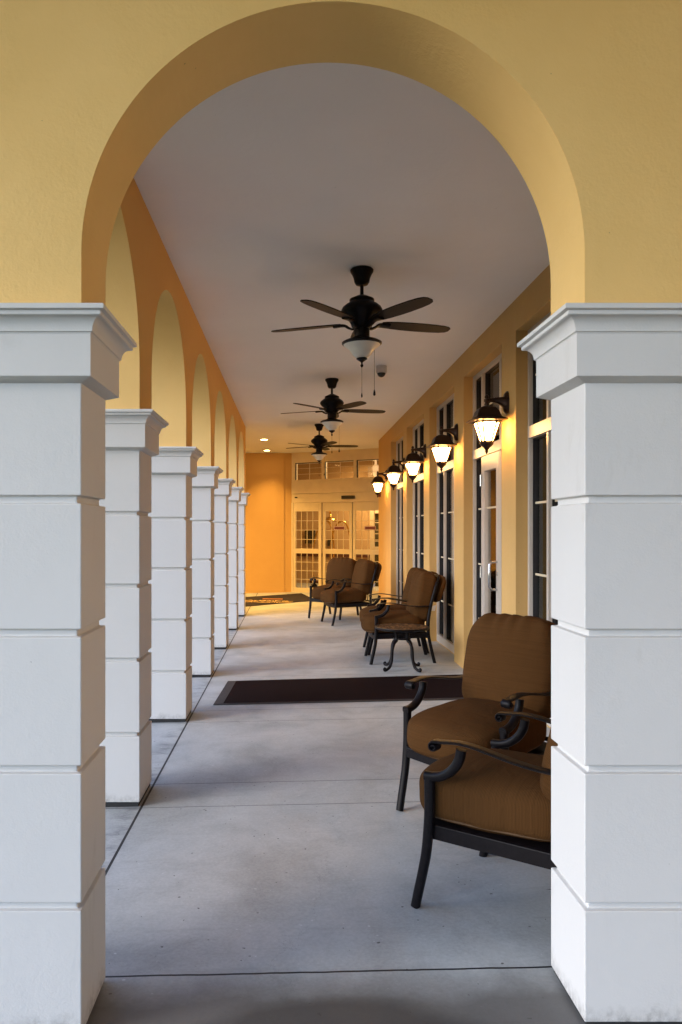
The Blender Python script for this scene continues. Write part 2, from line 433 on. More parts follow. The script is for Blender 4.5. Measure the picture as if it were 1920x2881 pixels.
wl = ['tall window nearest the viewer on the right, half hidden by the pier','tall white framed window next to the right pier, nearest in view',
      'tall white storefront with a narrow glass door and steel pull handle','tall white framed window behind the paired chairs and round table',
      'tall white framed window second from the far end, beside middle lanterns','farthest tall white framed window on the right wall']
def curtain(y0, y1, x, z0, z1):
    bm = bmesh.new(); n = 60; A = []
    for i in range(n+1):
        t = i/n; y = y0+(y1-y0)*t; dx = .035*math.sin(t*(y1-y0)*2*math.pi/.11)+.012*math.sin(t*23)
        A.append((x+dx, y))
    rows = [[bm.verts.new((a, b_, z)) for a, b_ in A] for z in (z0, (z0+z1)/2, z1)]
    for p, q in zip(rows, rows[1:]):
        for i in range(n): bm.faces.new((p[i], p[i+1], q[i+1], q[i]))
    rows2 = None
    bmesh.ops.solidify(bm, geom=bm.faces[:], thickness=.004)
    return bm
for i, (a, b_) in enumerate(spans):
    w = (b_-a)
    r = empty('window', (2.0, (a+b_)/2, 0), wl[i], 'window', 'tall windows along the right wall')
    def L(x, y, z): return (x-2.0, y-(a+b_)/2, z)
    X0, X1 = 2.0, 2.032; t = .042; zb, zt = .075, TOPW; zc0, zc1 = 2.37, 2.47
    m1, m2 = a+w*.31, b_-w*.31
    if i == 2: m1, m2 = 7.32, 8.02
    bm = bmesh.new()
    box(bm, L(X0,a,zb), L(X1,a+t,zt)); box(bm, L(X0,b_-t,zb), L(X1,b_,zt))
    box(bm, L(X0,a+t,zt-t), L(X1,b_-t,zt)); box(bm, L(X0,a+t,zb), L(X1,b_-t,zb+.10))
    obj('frame', bm, 'white_frame', r, bev=.002)
    bm = bmesh.new(); box(bm, L(X0-.012,a+t,zc0), L(X1,b_-t,zc1)); obj('transom_bar', bm, 'white_frame', r, bev=.002)
    for mm in (m1, m2):
        bm = bmesh.new(); box(bm, L(X0,mm-t/2,zc1), L(X1,mm+t/2,zt-t)); box(bm, L(X0,mm-t/2,zb+.10), L(X1,mm+t/2,zc0)); obj('mullion', bm, 'white_frame', r, bev=.002)
    lights = [(a+t, m1-t/2), (m1+t/2, m2-t/2), (m2+t/2, b_-t)]
    # black rebates set behind the frame and the glass
    bm = bmesh.new()
    for (p, q) in lights:
        for z0, z1 in ((zb+.10, zc0), (zc1, zt-t)):
            g = .006
            box(bm, L(X1,q-g,z0), L(X1+.042,q+.02,z1)); box(bm, L(X1,p-.02,z0), L(X1+.042,p+g,z1))
            box(bm, L(X1,p+g,z1-g), L(X1+.042,q-g,z1))
    obj('glazing_rebate', bm, 'gasket', r)
    for j, (p, q) in enumerate(lights):
        if i == 2 and j == 1: continue
        bm = bmesh.new(); box(bm, L(X1+.026,p,zb+.10), L(X1+.032,q,zc0)); obj('glass_pane', bm, 'window_glass', r)
        bm = bmesh.new()
        for z in (.62, 1.22, 1.82): box(bm, L(X1+.018,p,z), L(X1+.0245,q,z+.018))
        if q-p > .45: box(bm, L(X1+.012,(p+q)/2-.008,zb+.1), L(X1+.0165,(p+q)/2+.008,zc0))
        obj('glazing_bars', bm, 'cream_frame', r)
    for j, (p, q) in enumerate(lights):
        bm = bmesh.new(); box(bm, L(X1+.026,p,zc1), L(X1+.032,q,zt-t)); obj('transom_glass', bm, 'window_glass', r)
        bm = bmesh.new(); box(bm, L(X1+.018,p,2.9), L(X1+.0245,q,2.915)); obj('transom_bars', bm, 'cream_frame', r)
    if i == 2:      # narrow glazed door with its pull
        p, q = lights[1]
        bm = bmesh.new(); d0, d1 = X0-.004, X0+.045
        box(bm, L(d0,p+.003,.085), L(d1,p+.105,zc0-.004)); box(bm, L(d0,q-.105,.085), L(d1,q-.003,zc0-.004))
        box(bm, L(d0,p+.105,zc0-.16), L(d1,q-.105,zc0-.004)); box(bm, L(d0,p+.105,.085), L(d1,q-.105,.33))
        dr = obj('door', bm, 'white_frame', r, bev=.002)
        bm = bmesh.new(); box(bm, L(X0+.03,p+.105,.33), L(X0+.036,q-.105,zc0-.16)); obj('door_pane', bm, 'window_glass', dr)
        bm = bmesh.new()
        for z in (.62, 1.82): box(bm, L(X0+.022,p+.105,z), L(X0+.0285,q-.105,z+.018))
        obj('door_bars', bm, 'cream_frame', dr)
        bm = bmesh.new(); yh = p+.055; xh = X0-.004
        tube(bm, [L(xh,yh,1.29), L(xh-.055,yh,1.29), L(xh-.078,yh,1.265), L(xh-.078,yh,1.045), L(xh-.055,yh,1.02), L(xh,yh,1.02)], .0125, k=1)
        obj('pull_handle', bm, 'steel', dr, smooth=True)
        bm = bmesh.new(); box(bm, L(xh-.006,yh-.012,1.155), L(xh,yh+.012,1.20)); obj('lock', bm, 'steel', dr, bev=.004)
        for z in (2.06, 1.1, .3):
            bm = bmesh.new(); lathe(bm, [(.011,0), (.011,.12)], 12, L(X0-.014,q+.003,z)); obj('hinge', bm, 'steel', dr, smooth=True)
    # drapes inside
    if i:
        c1 = tag(obj('curtain', curtain(a+.03, b_+.42, 2.27, .1, 3.25), 'curtain_cloth', smooth=True),
            'beige drape hanging inside the ' + ['', 'window nearest the right pier', 'glass door', 'window behind the round table', 'window second from the far end', 'farthest window'][i], 'curtain', 'drapes behind the windows')
# dim rooms behind the windows
bm = bmesh.new()
box(bm, (6.0,2.95,0), (6.1,16.4,CEIL)); box(bm, (2.16,2.96,CEIL-.05), (6.0,16.4,CEIL+.2)); box(bm, (2.16,2.96,-.02), (6.0,16.4,.19))
tag(obj('lounge_room', bm, 'room_dark'), 'dim lounge interior seen through the tall windows', 'room')

# ------------------------------------------------------------ far end
bm = bmesh.new()
YE = 19.4
box(bm, (-5,YE,-.1), (-.53,YE+.25,CEIL)); box(bm, (-.53,YE-.03,-.1), (-.19,YE+.25,CEIL)); box(bm, (-.19,YE,-.1), (-.006,YE+.25,CEIL))
wall_thing('end_wall', bm, 'ochre_plaster', 'orange lit plain wall closing the far end of the walkway', 0)
bm = boxes(((-5.2,14.3,-.1), (-5.0,23,CEIL)), ((-5.0,14.26,-.1), (-1.30,14.478,CEIL)))  # second panel is added to keep daylight out of the alcove
wall_thing('alcove_wall_blocker', bm, 'ochre_plaster', 'unseen ochre side wall of the far alcove with an added daylight blocker', 0)

# entrance with sliding doors, local x along the wall, y behind it
EA = -math.atan2(1.2, 2.07)
ent = empty('entrance', (0, YE, 0), 'cream framed automatic sliding glass entrance at the far end', 'entrance', None, EA)
W = 3.55
def eb(name, m, *bs, parent=None, bev=.003):
    return obj(name, boxes(*bs), m, parent or ent, bev=bev)
eb('header_panel', 'cream_frame', ((0,-.02,2.52), (W,.14,2.80)), ((0,-.01,2.29), (W,.14,2.515)))
eb('wall_above', 'cream_frame', ((-.01,0,3.38), (W,.2,CEIL)), bev=0)
eb('side_post', 'cream_frame', ((-.006,-.02,-.02), (.045,.16,2.29)))
eb('jamb', 'ochre_plaster', ((-.012,.0,2.8), (.0,.16,3.38)), bev=0)
eb('motion_sensor', 'black_plastic', ((1.44,-.085,2.36), (1.78,-.012,2.44)), bev=.01)
eb('sensor_button', 'black_plastic', ((.10,-.03,2.41), (.17,-.012,2.44)))
pw = .83
for k in range(4):
    x0 = .02+pw*k+.012; x1 = x0+pw-.02; d = 0 if k in (0, 3) else .045
    pr_ = empty('sliding_door', (0,0,0), None, None); del_ = None
    bpy.data.objects.remove(pr_)
    bm = bmesh.new()
    s = .075
    for q in (((x0,d,.0), (x0+s,d+.04,2.285)), ((x1-s,d,.0), (x1,d+.04,2.285)), ((x0+s,d,2.07), (x1-s,d+.04,2.285)),
              ((x0+s,d,1.01), (x1-s,d+.04,1.13)), ((x0+s,d,.02), (x1-s,d+.04,.14))): box(bm, *q)
    dn = obj('sliding_door', bm, 'cream_frame', ent, bev=.003)
    gx0, gx1 = x0+s, x1-s
    bm = bmesh.new()
    box(bm, (gx0,d+.018,.14), (gx1,d+.024,1.01)); box(bm, (gx0,d+.018,1.13), (gx1,d+.024,2.07))
    obj('door_glass', bm, 'door_glass', dn)
    bm = bmesh.new(); gw = (gx1-gx0)/4
    for j in range(1, 4): 
        box(bm, (gx0+gw*j-.006,d+.008,.14), (gx0+gw*j+.006,d+.0175,1.01)); box(bm, (gx0+gw*j-.006,d+.008,1.13), (gx0+gw*j+.006,d+.0175,2.07))
    for j in range(1, 4):
        for z0, z1 in ((.14, 1.01), (1.13, 2.07)):
            z = z0+(z1-z0)*j/4; box(bm, (gx0,d+.0055,z-.006), (gx1,d+.0078,z+.006))
    obj('glazing_bars', bm, 'cream_frame', dn)
    bm = bmesh.new(); box(bm, (x0-.010,d+.002,.0), (x0-.001,d+.05,2.285)); obj('seal', bm, 'gasket', dn)
    if k in (1, 2):
        sx0 = gx0+.24 if k == 1 else gx0+.24; z0 = 1.60
        bm = bmesh.new(); box(bm, (sx0,d-.002,z0), (sx0+.30,d+.002,z0+.10)); stk = obj('arrow_sticker', bm, 'sticker_pale', dn)
        bm = bmesh.new()
        pts = [(.01,.05), (.045,.09), (.045,.075), (.255,.075), (.255,.09), (.29,.05), (.255,.01), (.255,.025), (.045,.025), (.045,.01)]
        poly(bm, [[(sx0+p, yy, z0+q) for p, q in pts] for yy in (d-.006, d-.0025)]); obj('arrow', bm, 'sticker_red', stk)
# transom lights
tx = [(.10,.86), (.95,1.74), (1.82,2.60), (2.68,3.45)]
bm = bmesh.new()
box(bm, (0,-.01,2.80), (W,.12,2.87)); box(bm, (0,-.01,3.30), (W,.12,3.38))
prev = 0
for p, q in tx: box(bm, (prev,-.01,2.87), (p,.12,3.30)); prev = q
box(bm, (prev,-.01,2.87), (W,.12,3.30))
obj('transom_frame', bm, 'cream_frame', ent, bev=0)
for p, q in tx:
    bm = boxes(((p,.07,2.87), (q,.075,3.30))); obj('transom_glass', bm, 'door_glass', ent)
    bm = bmesh.new()
    box(bm, (p,.055,3.01), (q,.062,3.02)); box(bm, (p,.055,3.155), (q,.062,3.165)); box(bm, ((p+q)/2-.005,.0625,2.87), ((p+q)/2+.005,.069,3.30))
    obj('transom_bars', bm, 'cream_frame', ent)
    bm = boxes(((p,.0,2.87), (p+.012,.054,3.30)), ((p+.012,.0,3.288), (q,.054,3.30))); obj('transom_seal', bm, 'gasket', ent)

# lobby behind the doors
def ew(name, m, bm, label, cat, bev=0):
    o = obj(name, bm, m, bev=bev); o.location = (0, YE, 0); o.rotation_euler = (0,0,EA); return tag(o, label, cat)
bm = boxes(((-2.6,3.0,-.05), (4.6,3.1,CEIL)), ((-2.6,.27,-.05), (-2.5,3.0,CEIL)), ((4.5,.3,-.05), (4.6,3.0,CEIL)))
ew('lobby_wall', 'inner_wall', bm, 'warm beige lobby walls seen through the sliding doors', 'wall')
bm = boxes(((-2.45,2.96,.82), (1.2,2.995,.92)),)
ew('chair_rail', 'carpet_maroon', bm, 'dark red chair rail on the lobby wall', 'rail')
bm = boxes(((-1.25,2.93,1.20), (-.93,2.99,1.60)))
ew('wall_picture', 'picture_dark', bm, 'dark framed picture on the lobby wall left of the luggage cart', 'picture')
bm = boxes(((-.50,2.93,1.14), (-.38,2.99,1.34)))
ew('wall_phone', 'picture_dark', bm, 'small dark box on the lobby wall behind the cart', 'phone')
# inner door with bars
ind = empty('inner_door', (0,YE,0), 'inner glazed lobby door with white bars behind the right sliding panel', 'door', None, EA)
bm = bmesh.new(); x0, x1, yy = 1.18, 2.46, 2.2
for q in (((x0,yy,0), (x0+.12,yy+.05,2.2)), ((x1,yy,0), (x1+.1,yy+.05,2.2)), ((x0+.12,yy,2.05), (x1,yy+.05,2.2)), ((x0+.12,yy,1.0), (x1,yy+.05,1.15))): box(bm, *q)
obj('frame', bm, 'cream_frame', ind)
bm = boxes(((x0+.12,yy+.06,0), (x1,yy+.07,2.05))); obj('panel', bm, 'green_view', ind)
bm = bmesh.new()
for j in range(1, 7): box(bm, (x0+.12+.166*j-.009,yy+.03,0), (x0+.12+.166*j+.009,yy+.045,2.05))
for z in (.25,.5,.75,1.3,1.5,1.8): box(bm, (x0+.12,yy+.015,z-.009), (x1,yy+.029,z+.009))
obj('glazing_bars', bm, 'cream_frame', ind)
bm = boxes(((.98,2.5,3.0), (2.0,2.55,3.36))); ew('lobby_opening', 'picture_dark', bm, 'pale lit opening high on the lobby wall', 'window')
bpy.data.objects['lobby_opening'].data.materials[0] = M['room_dark']
# chandelier
bm = bmesh.new()
for k in range(26):
    a = random.random()*6.28; rr_ = random.random()*.11; z = -random.random()*.26
    lathe(bm, [(.001,-.02), (.014,0), (.001,.02)], 6, (2.08*1.0+rr_*math.cos(a), rr_*math.sin(a)+.55, 3.2+z))
lathe(bm, [(.02,-.30), (.085,-.2), (.10,-.05), (.03,.03), (.01,.3)], 10, (2.08,.55,3.2))
ch = ew('chandelier', 'chandelier_glow', bm, 'small glowing crystal chandelier behind the transom glass', 'chandelier')

# luggage cart
lc = empty('luggage_cart', (0,0,0), 'brass birdcage luggage cart standing inside the glass entrance', 'luggage cart')
lc.location = Matrix.Rotation(EA, 4, 'Z') @ Vector((.56,1.15,0)) + Vector((0,YE,0)); lc.rotation_euler = (0,0,EA)
bm = boxes(((-.52,-.30,.20), (.52,.30,.27))); obj('deck', bm, 'carpet_maroon', lc, bev=.02)
for s in (-1, 1):
    bm = bmesh.new(); cx = s*.20
    P = [(cx-.30,s*.12,.27), (cx-.31,s*.12,.9), (cx-.27,s*.1,1.3), (cx-.14,s*.08,1.68), (cx+.05,s*.07,1.84), (cx+.2,s*.08,1.72), (cx+.29,s*.1,1.35), (cx+.31,s*.12,.9), (cx+.30,s*.12,.27)]
    tube(bm, P, .022, k=6); obj('hoop', bm, 'brass', lc, smooth=True)
bm = bmesh.new(); lathe(bm, [(.17,1.86), (.165,1.875), (.12,1.915), (.05,1.945), (.02,1.96), (.018,1.99), (.03,2.0), (.018,2.015), (.03,2.05), (.036,2.075), (.03,2.10), (.005,2.115)], 24, (-.05,0,0)); obj('dome', bm, 'brass', lc, smooth=True)
bm = bmesh.new(); tube(bm, [(-.25,-.09,1.80), (-.05,0,1.86), (.22,.09,1.80)], .016); tube(bm, [(-.4,0,1.62), (.4,0,1.62)], .012, k=1); obj('hanging_rail', bm, 'brass', lc, smooth=True)
for sx_ in (-.42,.42):
    for sy in (-.22,.22):
        bm = bmesh.new(); lathe(bm, [(.02,0), (.09,.0), (.1,.02), (.09,.045), (.02,.045)], 20, (0,0,0)); 
        obj('wheel', bm, 'rubber', lc, smooth=True, mw=Matrix.Translation((sx_,sy+.02,.10)) @ Matrix.Rotation(R(90), 4, 'X'))

# recessed downlights
dl = None
for i, (x, y) in enumerate(((-.60,16.5), (-.61,18.75), (-2.4,16.5), (-2.4,18.75))):  # last two are unseen extras, added to light the end wall
    if dl is None:
        dl = empty('downlight', (x,y,CEIL), '', 'ceiling light', 'recessed downlights at the far end')
        bm = bmesh.new(); lathe(bm, [(.075,-.004), (.10,-.006), (.10,.001), (.075,.001)], 32, capb=False, capt=False); obj('trim_ring', bm, 'white_plastic', dl, smooth=True)
        bm = bmesh.new(); lathe(bm, [(.0745,-.002), (.0745,-.0015)], 32); obj('lens', bm, 'downlight_glow', dl)
        kd = [o for o in bpy.data.objects if o.parent == dl]; r = dl
    else:
        r = dl.copy(); C.objects.link(r); r.location = (x,y,CEIL)
        for ch_ in kd: c = ch_.copy(); C.objects.link(c); c.parent = r
    r['label'] = ['nearer of two round recessed downlights in the far ceiling', 'farther of two round recessed downlights, next to the orange wall',
                  'unseen downlight left of the arcade, added to light the end wall, nearer one', 'unseen downlight left of the arcade, added to light the end wall, farther one'][i]
    ld = bpy.data.lights.new('downlight_bulb', 'SPOT'); ld.energy = (250, 80)[i % 2]; ld.color = (1,.57,.16); ld.spot_size = R((158, 96)[i % 2]); ld.spot_blend = 1; ld.shadow_soft_size = .07
    lo = bpy.data.objects.new('downlight_bulb', ld); C.objects.link(lo); lo.parent = r; lo.location = (0,0,-.015)

# lobby lamp (lit room)
ld = bpy.data.lights.new('lobby_light', 'AREA'); ld.energy = 52; ld.color = (1,.66,.30); ld.shape = 'DISK'; ld.size = .8
lo = bpy.data.objects.new('lobby_light', ld); C.objects.link(lo); lo.location = Matrix.Rotation(EA, 4, 'Z') @ Vector((1.5,1.7,3.5)) + Vector((0,YE,0))
for y_ in (4.6, 8.2, 12.2):
    ld = bpy.data.lights.new('lounge_light', 'AREA'); ld.energy = (38, 75, 38)[int(y_ > 5)+int(y_ > 9)]; ld.color = (1,.52,.16); ld.shape = 'DISK'; ld.size = .5
    lo = bpy.data.objects.new('lounge_light', ld); C.objects.link(lo); lo.location = (3.3,y_,3.4)

# ------------------------------------------------------------ mats
mb = bmesh.new()
def mat_thing(name, poly4, th, inset, m, rim, label):
    bm = bmesh.new(); P = [Vector((x, y, 0)) for x, y in poly4]; c = sum(P, Vector())/4
    def ring(s, z): return [(p.x+(c.x-p.x)*s*inset/ (c-p).length*1.4, p.y+(c.y-p.y)*s*inset/(c-p).length*1.4, FZ(p.x)+z) for p in P]
    poly(bm, [ring(0,.004), ring(0,.006), ring(1,th-.002)], caps=False); o = None
    r = empty(name, (0,0,0), label, 'doormat')
    obj('rubber_border', bm, rim, r)
    bm = bmesh.new(); poly(bm, [ring(1,.005), ring(1,th)]); obj('pile', bm, m, r)
    return r
def fl(xv, yv):            # photo point on the sloping walkway
    Y = 3.0
    for _ in range(30):
        X = (xv-671)*Y/1750; Y = (1.6-FZ(X))*1750/(yv-1218)
    return X, Y
mat_thing('doormat', [fl(490,1621), fl(1172,1606), fl(1080,1551), fl(524,1566)], .014, .07, 'mat_brown', 'rubber', 'dark brown rubber-edged doormat lying across the walkway by the glass door')
fm = mat_thing('entrance_mat', [(-2.4,14.95), (.55,16.9), (.25,18.9), (-2.4,17.45)], .012, .02, 'mat_grey', 'mat_grey', 'dark grey entrance mat with worn gold script in front of the sliding doors')
# worn script : small slanting strokes, two rows, and an orange bar
bm = bmesh.new(); bo = bmesh.new(); th_ = math.atan2(-.55, 1.0)
def stroke(bmx, cx, cy, L_, w_, a):
    d = Vector((math.cos(a), math.sin(a), 0)); n_ = Vector((-d.y, d.x, 0)); c = Vector((cx, cy, FZ(cx)+.016))
    P = [c-d*L_-n_*w_, c+d*L_-n_*w_, c+d*L_+n_*w_, c-d*L_+n_*w_]
    poly(bmx, [[tuple(p) for p in P], [(p.x, p.y, p.z+.002) for p in P]])
gs = []
for row, (ya, yb, sc) in enumerate(((17.35,16.75,1.0), (17.0,16.45,.7))):
    for k in range(34):
        t = k/33; x_ = -1.35+1.3*t; y_ = ya+(yb-ya)*t
        stroke(bm, x_+random.uniform(-.01,.01), y_+random.uniform(-.06,.06), random.uniform(.03,.09)*sc, .014, random.choice((1.2,1.5,.2,-.5,.9)))
    stroke(bm, -.70, (ya+yb)/2-.05, .74, .006, math.atan2(yb-ya, 1.3)); gs.append(bm); bm = bmesh.new()
for k in range(5): stroke(bo, -.62+.09*k, 17.45-.03*k, .05, .045, -.1)
bm.free()
for q_ in gs: obj('gold_script', q_, 'gold_ink', fm)
obj('orange_bar', bo, 'orange_ink', fm)

# ------------------------------------------------------------ lanterns
def square_rings(bm, prof, cx=0, cy=0, caps=True):
    poly(bm, [[(cx-r, cy-r, z), (cx+r, cy-r, z), (cx+r, cy+r, z), (cx-r, cy+r, z)] for r, z in prof], caps=caps)
def make_lantern(label):
    """origin on the wall face at plate centre, projects towards -x"""
    r = empty('wall_lantern', (XW,0,2.72), label, 'wall lamp', 'lit lanterns along the right wall')
    cx = -.185
    bm = bmesh.new()   # back plate + swan arm in one casting
    Q = []
    for z, hw, d in ((-.095,.028,.012), (-.08,.04,.03), (-.03,.05,.042), (.03,.05,.042), (.075,.04,.03), (.10,.014,.010)):
        Q.append([(0,-hw,z), (-d,-hw*.75,z), (-d-.006,0,z), (-d,hw*.75,z), (0,hw,z)])
    poly(bm, Q)
    obj('back_plate', bm, 'lamp_metal', r, smooth=True, ang=50)
    bm = bmesh.new()
    tube(bm, [(-.02,0,0.005), (-.055,0,.014), (-.10,0,.022), (-.15,0,.022), (cx,0,.020)], (.018,.02), lat=(0,1,0), e=3, rad=lambda t: 2.3*(1-t)**2.4+.8)
    obj('arm', bm, 'lamp_metal', r, smooth=True)
    bm = bmesh.new()   # finial
    lathe(bm, [(.018,-.03), (.022,-.015), (.016,0), (.024,.012), (.024,.030), (.014,.036), (.02,.046), (.018,.06), (.008,.07), (.001,.074)], 20, (cx,0,0)); obj('finial', bm, 'lamp_metal', r, smooth=True)
    bm = bmesh.new()   # bell roof, square
    pr = [(.130,-.168), (.150,-.160), (.148,-.152), (.125,-.142), (.108,-.130), (.097,-.105), (.088,-.075), (.070,-.050), (.040,-.034), (.018,-.026)]
    square_rings(bm, [(.108,-.172), (.112,-.168)] + pr, cx)
    bmesh.ops.bevel(bm, geom=[e for e in bm.edges if abs((e.verts[0].co-e.verts[1].co).z) > .004], offset=.006, segments=2, affect='EDGES')
    obj('roof', bm, 'lamp_metal', r, smooth=True, ang=35)
    zt, zb_, rt, rb = -.172, -.345, .102, .050
    def octo(rad, z, ch=.40):
        c_ = rad*ch; P = [(rad, -rad+c_), (rad, rad-c_), (rad-c_, rad), (-rad+c_, rad), (-rad, rad-c_), (-rad, -rad+c_), (-rad+c_, -rad), (rad-c_, -rad)]
        return [(cx+p, q, z) for p, q in P]
    bm = bmesh.new(); poly(bm, [octo(rb-.004, zb_), octo(rt-.004, zt)]); obj('glass_pane', bm, 'lamp_pane', r)
    bm = bmesh.new()
    for p_, q_ in zip(octo(rb, zb_), octo(rt, zt)): tube(bm, [p_, q_], .0078, seg=6, k=1)
    poly(bm, [octo(rb+.004, zb_-.008), octo(rb+.008, zb_+.006)]); poly(bm, [octo(rt+.002, zt-.010), octo(rt+.008, zt-.001)])
    # chamfer bars that split each side pane
    obj('cage', bm, 'lamp_metal', r)
    bm = bmesh.new()
    lathe(bm, [(.001,-.455), (.010,-.440), (.016,-.425), (.010,-.414), (.020,-.408), (.024,-.398), (.042,-.385), (.056,-.368), (.060,-.353), (.055,-.347)], 20, (cx,0,0)); obj('bottom_cup', bm, 'lamp_metal', r, smooth=True)
    return r
ll = ['largest, nearest lit lantern beside the glass door pilaster', 'second lit wall lantern from the viewer, past the glass door', 'middle one of five lit wall lanterns on the right wall',
      'fourth lit wall lantern from the viewer', 'farthest lit wall lantern, above the red alarm box']
lan = make_lantern(ll[0]); kd = [o for o in bpy.data.objects if o.parent == lan]
for i, y in enumerate((6.70, 8.74, 10.80, 12.84, 15.2)):
    if i == 0: r = lan
    else:
        r = lan.copy(); C.objects.link(r); r['label'] = ll[i]
        for ch_ in kd: c = ch_.copy(); C.objects.link(c); c.parent = r
    r.location = (XW, y, 2.72 if i < 4 else 2.70); r.rotation_euler = (R((.4,-.8,.5,1.1,-.6)[i]), 0, R((0,1.5,-2,2.2,-1)[i]))
al = empty('fire_alarm', (XW, 16.3, 2.43), 'dark red alarm box on the wall corner under the farthest lantern', 'alarm')
obj('housing', boxes(((-.055,-.05,-.12), (0,.05,.06))), 'alarm_red', al, bev=.01); bm = bmesh.new(); lathe(bm, [(.028,0), (.03,.02), (.01,.04)], 16)
obj('strobe', bm, 'white_plastic', al, smooth=True, mw=Matrix.Translation((-.055,0,0)) @ Matrix.Rotation(R(-90), 4, 'Y'))

# ------------------------------------------------------------ ceiling fans
def make_fan(label):
    r = empty('ceiling_fan', (0,0,CEIL), label, 'ceiling fan', 'ceiling fans hung down the walkway')
    def lt(name, prof, m='bronze', seg=36, c=(0,0,0)):
        bm = bmesh.new(); lathe(bm, prof, seg, c); return obj(name, bm, m, r, smooth=True, ang=50)
    lt('canopy', [(.028,-.124), (.045,-.118), (.056,-.10), (.062,-.07), (.072,-.045), (.086,-.022), (.088,-.008), (.082,-.002), (.08,0)])
    lt('downrod', [(.0135,-.22), (.0135,-.12)], seg=16)
    lt('motor', [(.05,-.455), (.075,-.435), (.088,-.40), (.10,-.375), (.135,-.35), (.153,-.325), (.155,-.31), (.145,-.29), (.118,-.268), (.096,-.255), (.090,-.248), (.094,-.238), (.092,-.228), (.07,-.218), (.045,-.205), (.02,-.195)])
    lt('switch_housing', [(.055,-.515), (.058,-.505), (.058,-.43), (.05,-.42)])
    lt('light_fitter', [(.142,-.568), (.150,-.562), (.150,-.552), (.125,-.538), (.085,-.53), (.062,-.515), (.055,-.508)])
    b_ = lt('glass_bowl', [(.025,-.672), (.045,-.664), (.066,-.648), (.085,-.62), (.104,-.595), (.128,-.58), (.138,-.569)], 'frosted_bowl')
    lt('bowl_finial', [(.001,-.742), (.010,-.732), (.012,-.722), (.006,-.712), (.008,-.70), (.028,-.686), (.042,-.676), (.040,-.670), (.02,-.668)], seg=20)
    bm = bmesh.new(); tube(bm, [(0,0,-.742), (0,0,-.93)], .0016, 6, 1); lathe(bm, [(.003,-.965), (.0065,-.955), (.005,-.94), (.0015,-.928)], 10); obj('pull_chain', bm, 'bronze', r)
    bm = bmesh.new(); tube(bm, [(.094,0,-.56), (.094,0,-.905)], .0016, 6, 1); lathe(bm, [(.003,-.952), (.0095,-.945), (.0085,-.93), (.003,-.905)], 10, (.094,0,0)); obj('pull_chain', bm, 'bronze', r)
    # blades
    out = [(.155,.040), (.19,.052), (.26,.062), (.36,.069), (.46,.071), (.58,.068), (.66,.060), (.705,.046), (.725,.022)]
    for k in range(5):
        A = R(16+72*k)
        mw = Matrix.Rotation(A, 4, 'Z') @ Matrix.Translation((0,0,-.405)) @ Matrix.Rotation(R(-9), 4, 'X')
        bm = bmesh.new()
        pts = [(x_, w_) for x_, w_ in out] + [(x_, -w_) for x_, w_ in reversed(out)]
        poly(bm, [[(x_, w_, z) for x_, w_ in pts] for z in (-.004, .004)])
        bl = obj('blade', bm, 'blade_wood', r, mw=mw, bev=.0025)
        bm = bmesh.new(); tube(bm, [(.045,0,-.035), (.075,0,-.040), (.105,0,-.028), (.14,0,-.008), (.22,0,-.008)], (.016,.006), lat=(0,1,0), e=3, rad=lambda t: 1+1.1*t)
        obj('blade_bracket', bm, 'bronze', bl, smooth=True)
    return r
fl_ = ['nearest, largest bronze ceiling fan with frosted bowl light', 'middle of the three bronze ceiling fans', 'farthest of the three bronze ceiling fans, before the entrance']
fan = make_fan(fl_[0])
def deep(o, parent=None):
    c = o.copy(); C.objects.link(c)
    if parent: c.parent = parent
    for ch_ in [q for q in list(bpy.data.objects) if q.parent == o]: deep(ch_, c)
    return c
for i, (x, y, rz) in enumerate(((.526,5.72,0), (.52,9.88,R(-4)), (.507,14.1,R(-13)))):
    o = fan if i == 0 else deep(fan)
    o.location = (x, y, CEIL); o.rotation_euler.z = rz; o['label'] = fl_[i]

# dome camera
cam_ = empty('security_camera', (1.07,9.1,CEIL), 'small dome security camera on the ceiling beyond the nearest fan', 'camera')
bm = bmesh.new(); lathe(bm, [(.062,-.085), (.066,-.07), (.066,0)], 28); obj('housing', bm, 'white_plastic', cam_, smooth=True)
bm = bmesh.new(); lathe(bm, [(.001,-.135)] + [(.05*math.cos(w), -.085-.05*math.sin(w)) for w in [R(80-10*i) for i in range(9)]], 28); obj('dome', bm, 'black_plastic', cam_, smooth=True)

# ------------------------------------------------------------ chairs
def cushion(bm, sx, sy, sz, n=26, e=5.0, puff=.02, seed=0, fx=None, pleat=0.):
    """rounded pillow; uv carries the cloth ribs"""
    g = bmesh.new()
    bmesh.ops.create_cube(g, size=2)
    bmesh.ops.subdivide_edges(g, edges=g.edges[:], cuts=n, use_grid_fill=True)
    for v in g.verts:
        p = v.co.copy(); mx = max(abs(p.x), abs(p.y), abs(p.z))
        if mx < 1e-6: continue
        # sharper in plan, rounder in section
        q = Vector((p.x, p.y, p.z)); le = (abs(q.x)**e+abs(q.y)**e+abs(q.z)**e)**(1/e)
        q = q/le
        v.co = q
    for v in g.verts:
        q = v.co; o = Vector((q.x*sx/2, q.y*sy/2, q.z*sz/2))
        bul = (1-q.x*q.x)*(1-q.y*q.y)
        if abs(q.z) > .5: o.z += math.copysign(puff*bul, q.z)
        o += Vector((1, 1, 1))*.0
        nz = noise.noise(Vector((o.x*7+seed*3.1, o.y*7, o.z*7)))*.006
        o += q.normalized()*nz
        if fx: o = fx(o, q)
        v.co = o
    return g
def uv_ribs(bm, mode='x'):
    uvl = bm.loops.layers.uv.new('ribs'); bm.normal_update()
    for f in bm.faces:
        n = f.normal
        for l in f.loops:
            c = l.vert.co
            if mode == 'x':   u = c.z if abs(n.x) > .72 else c.x
            else:             u = c.z if abs(n.z) < .8 else c.x
            l[uvl].uv = (u, c.y)
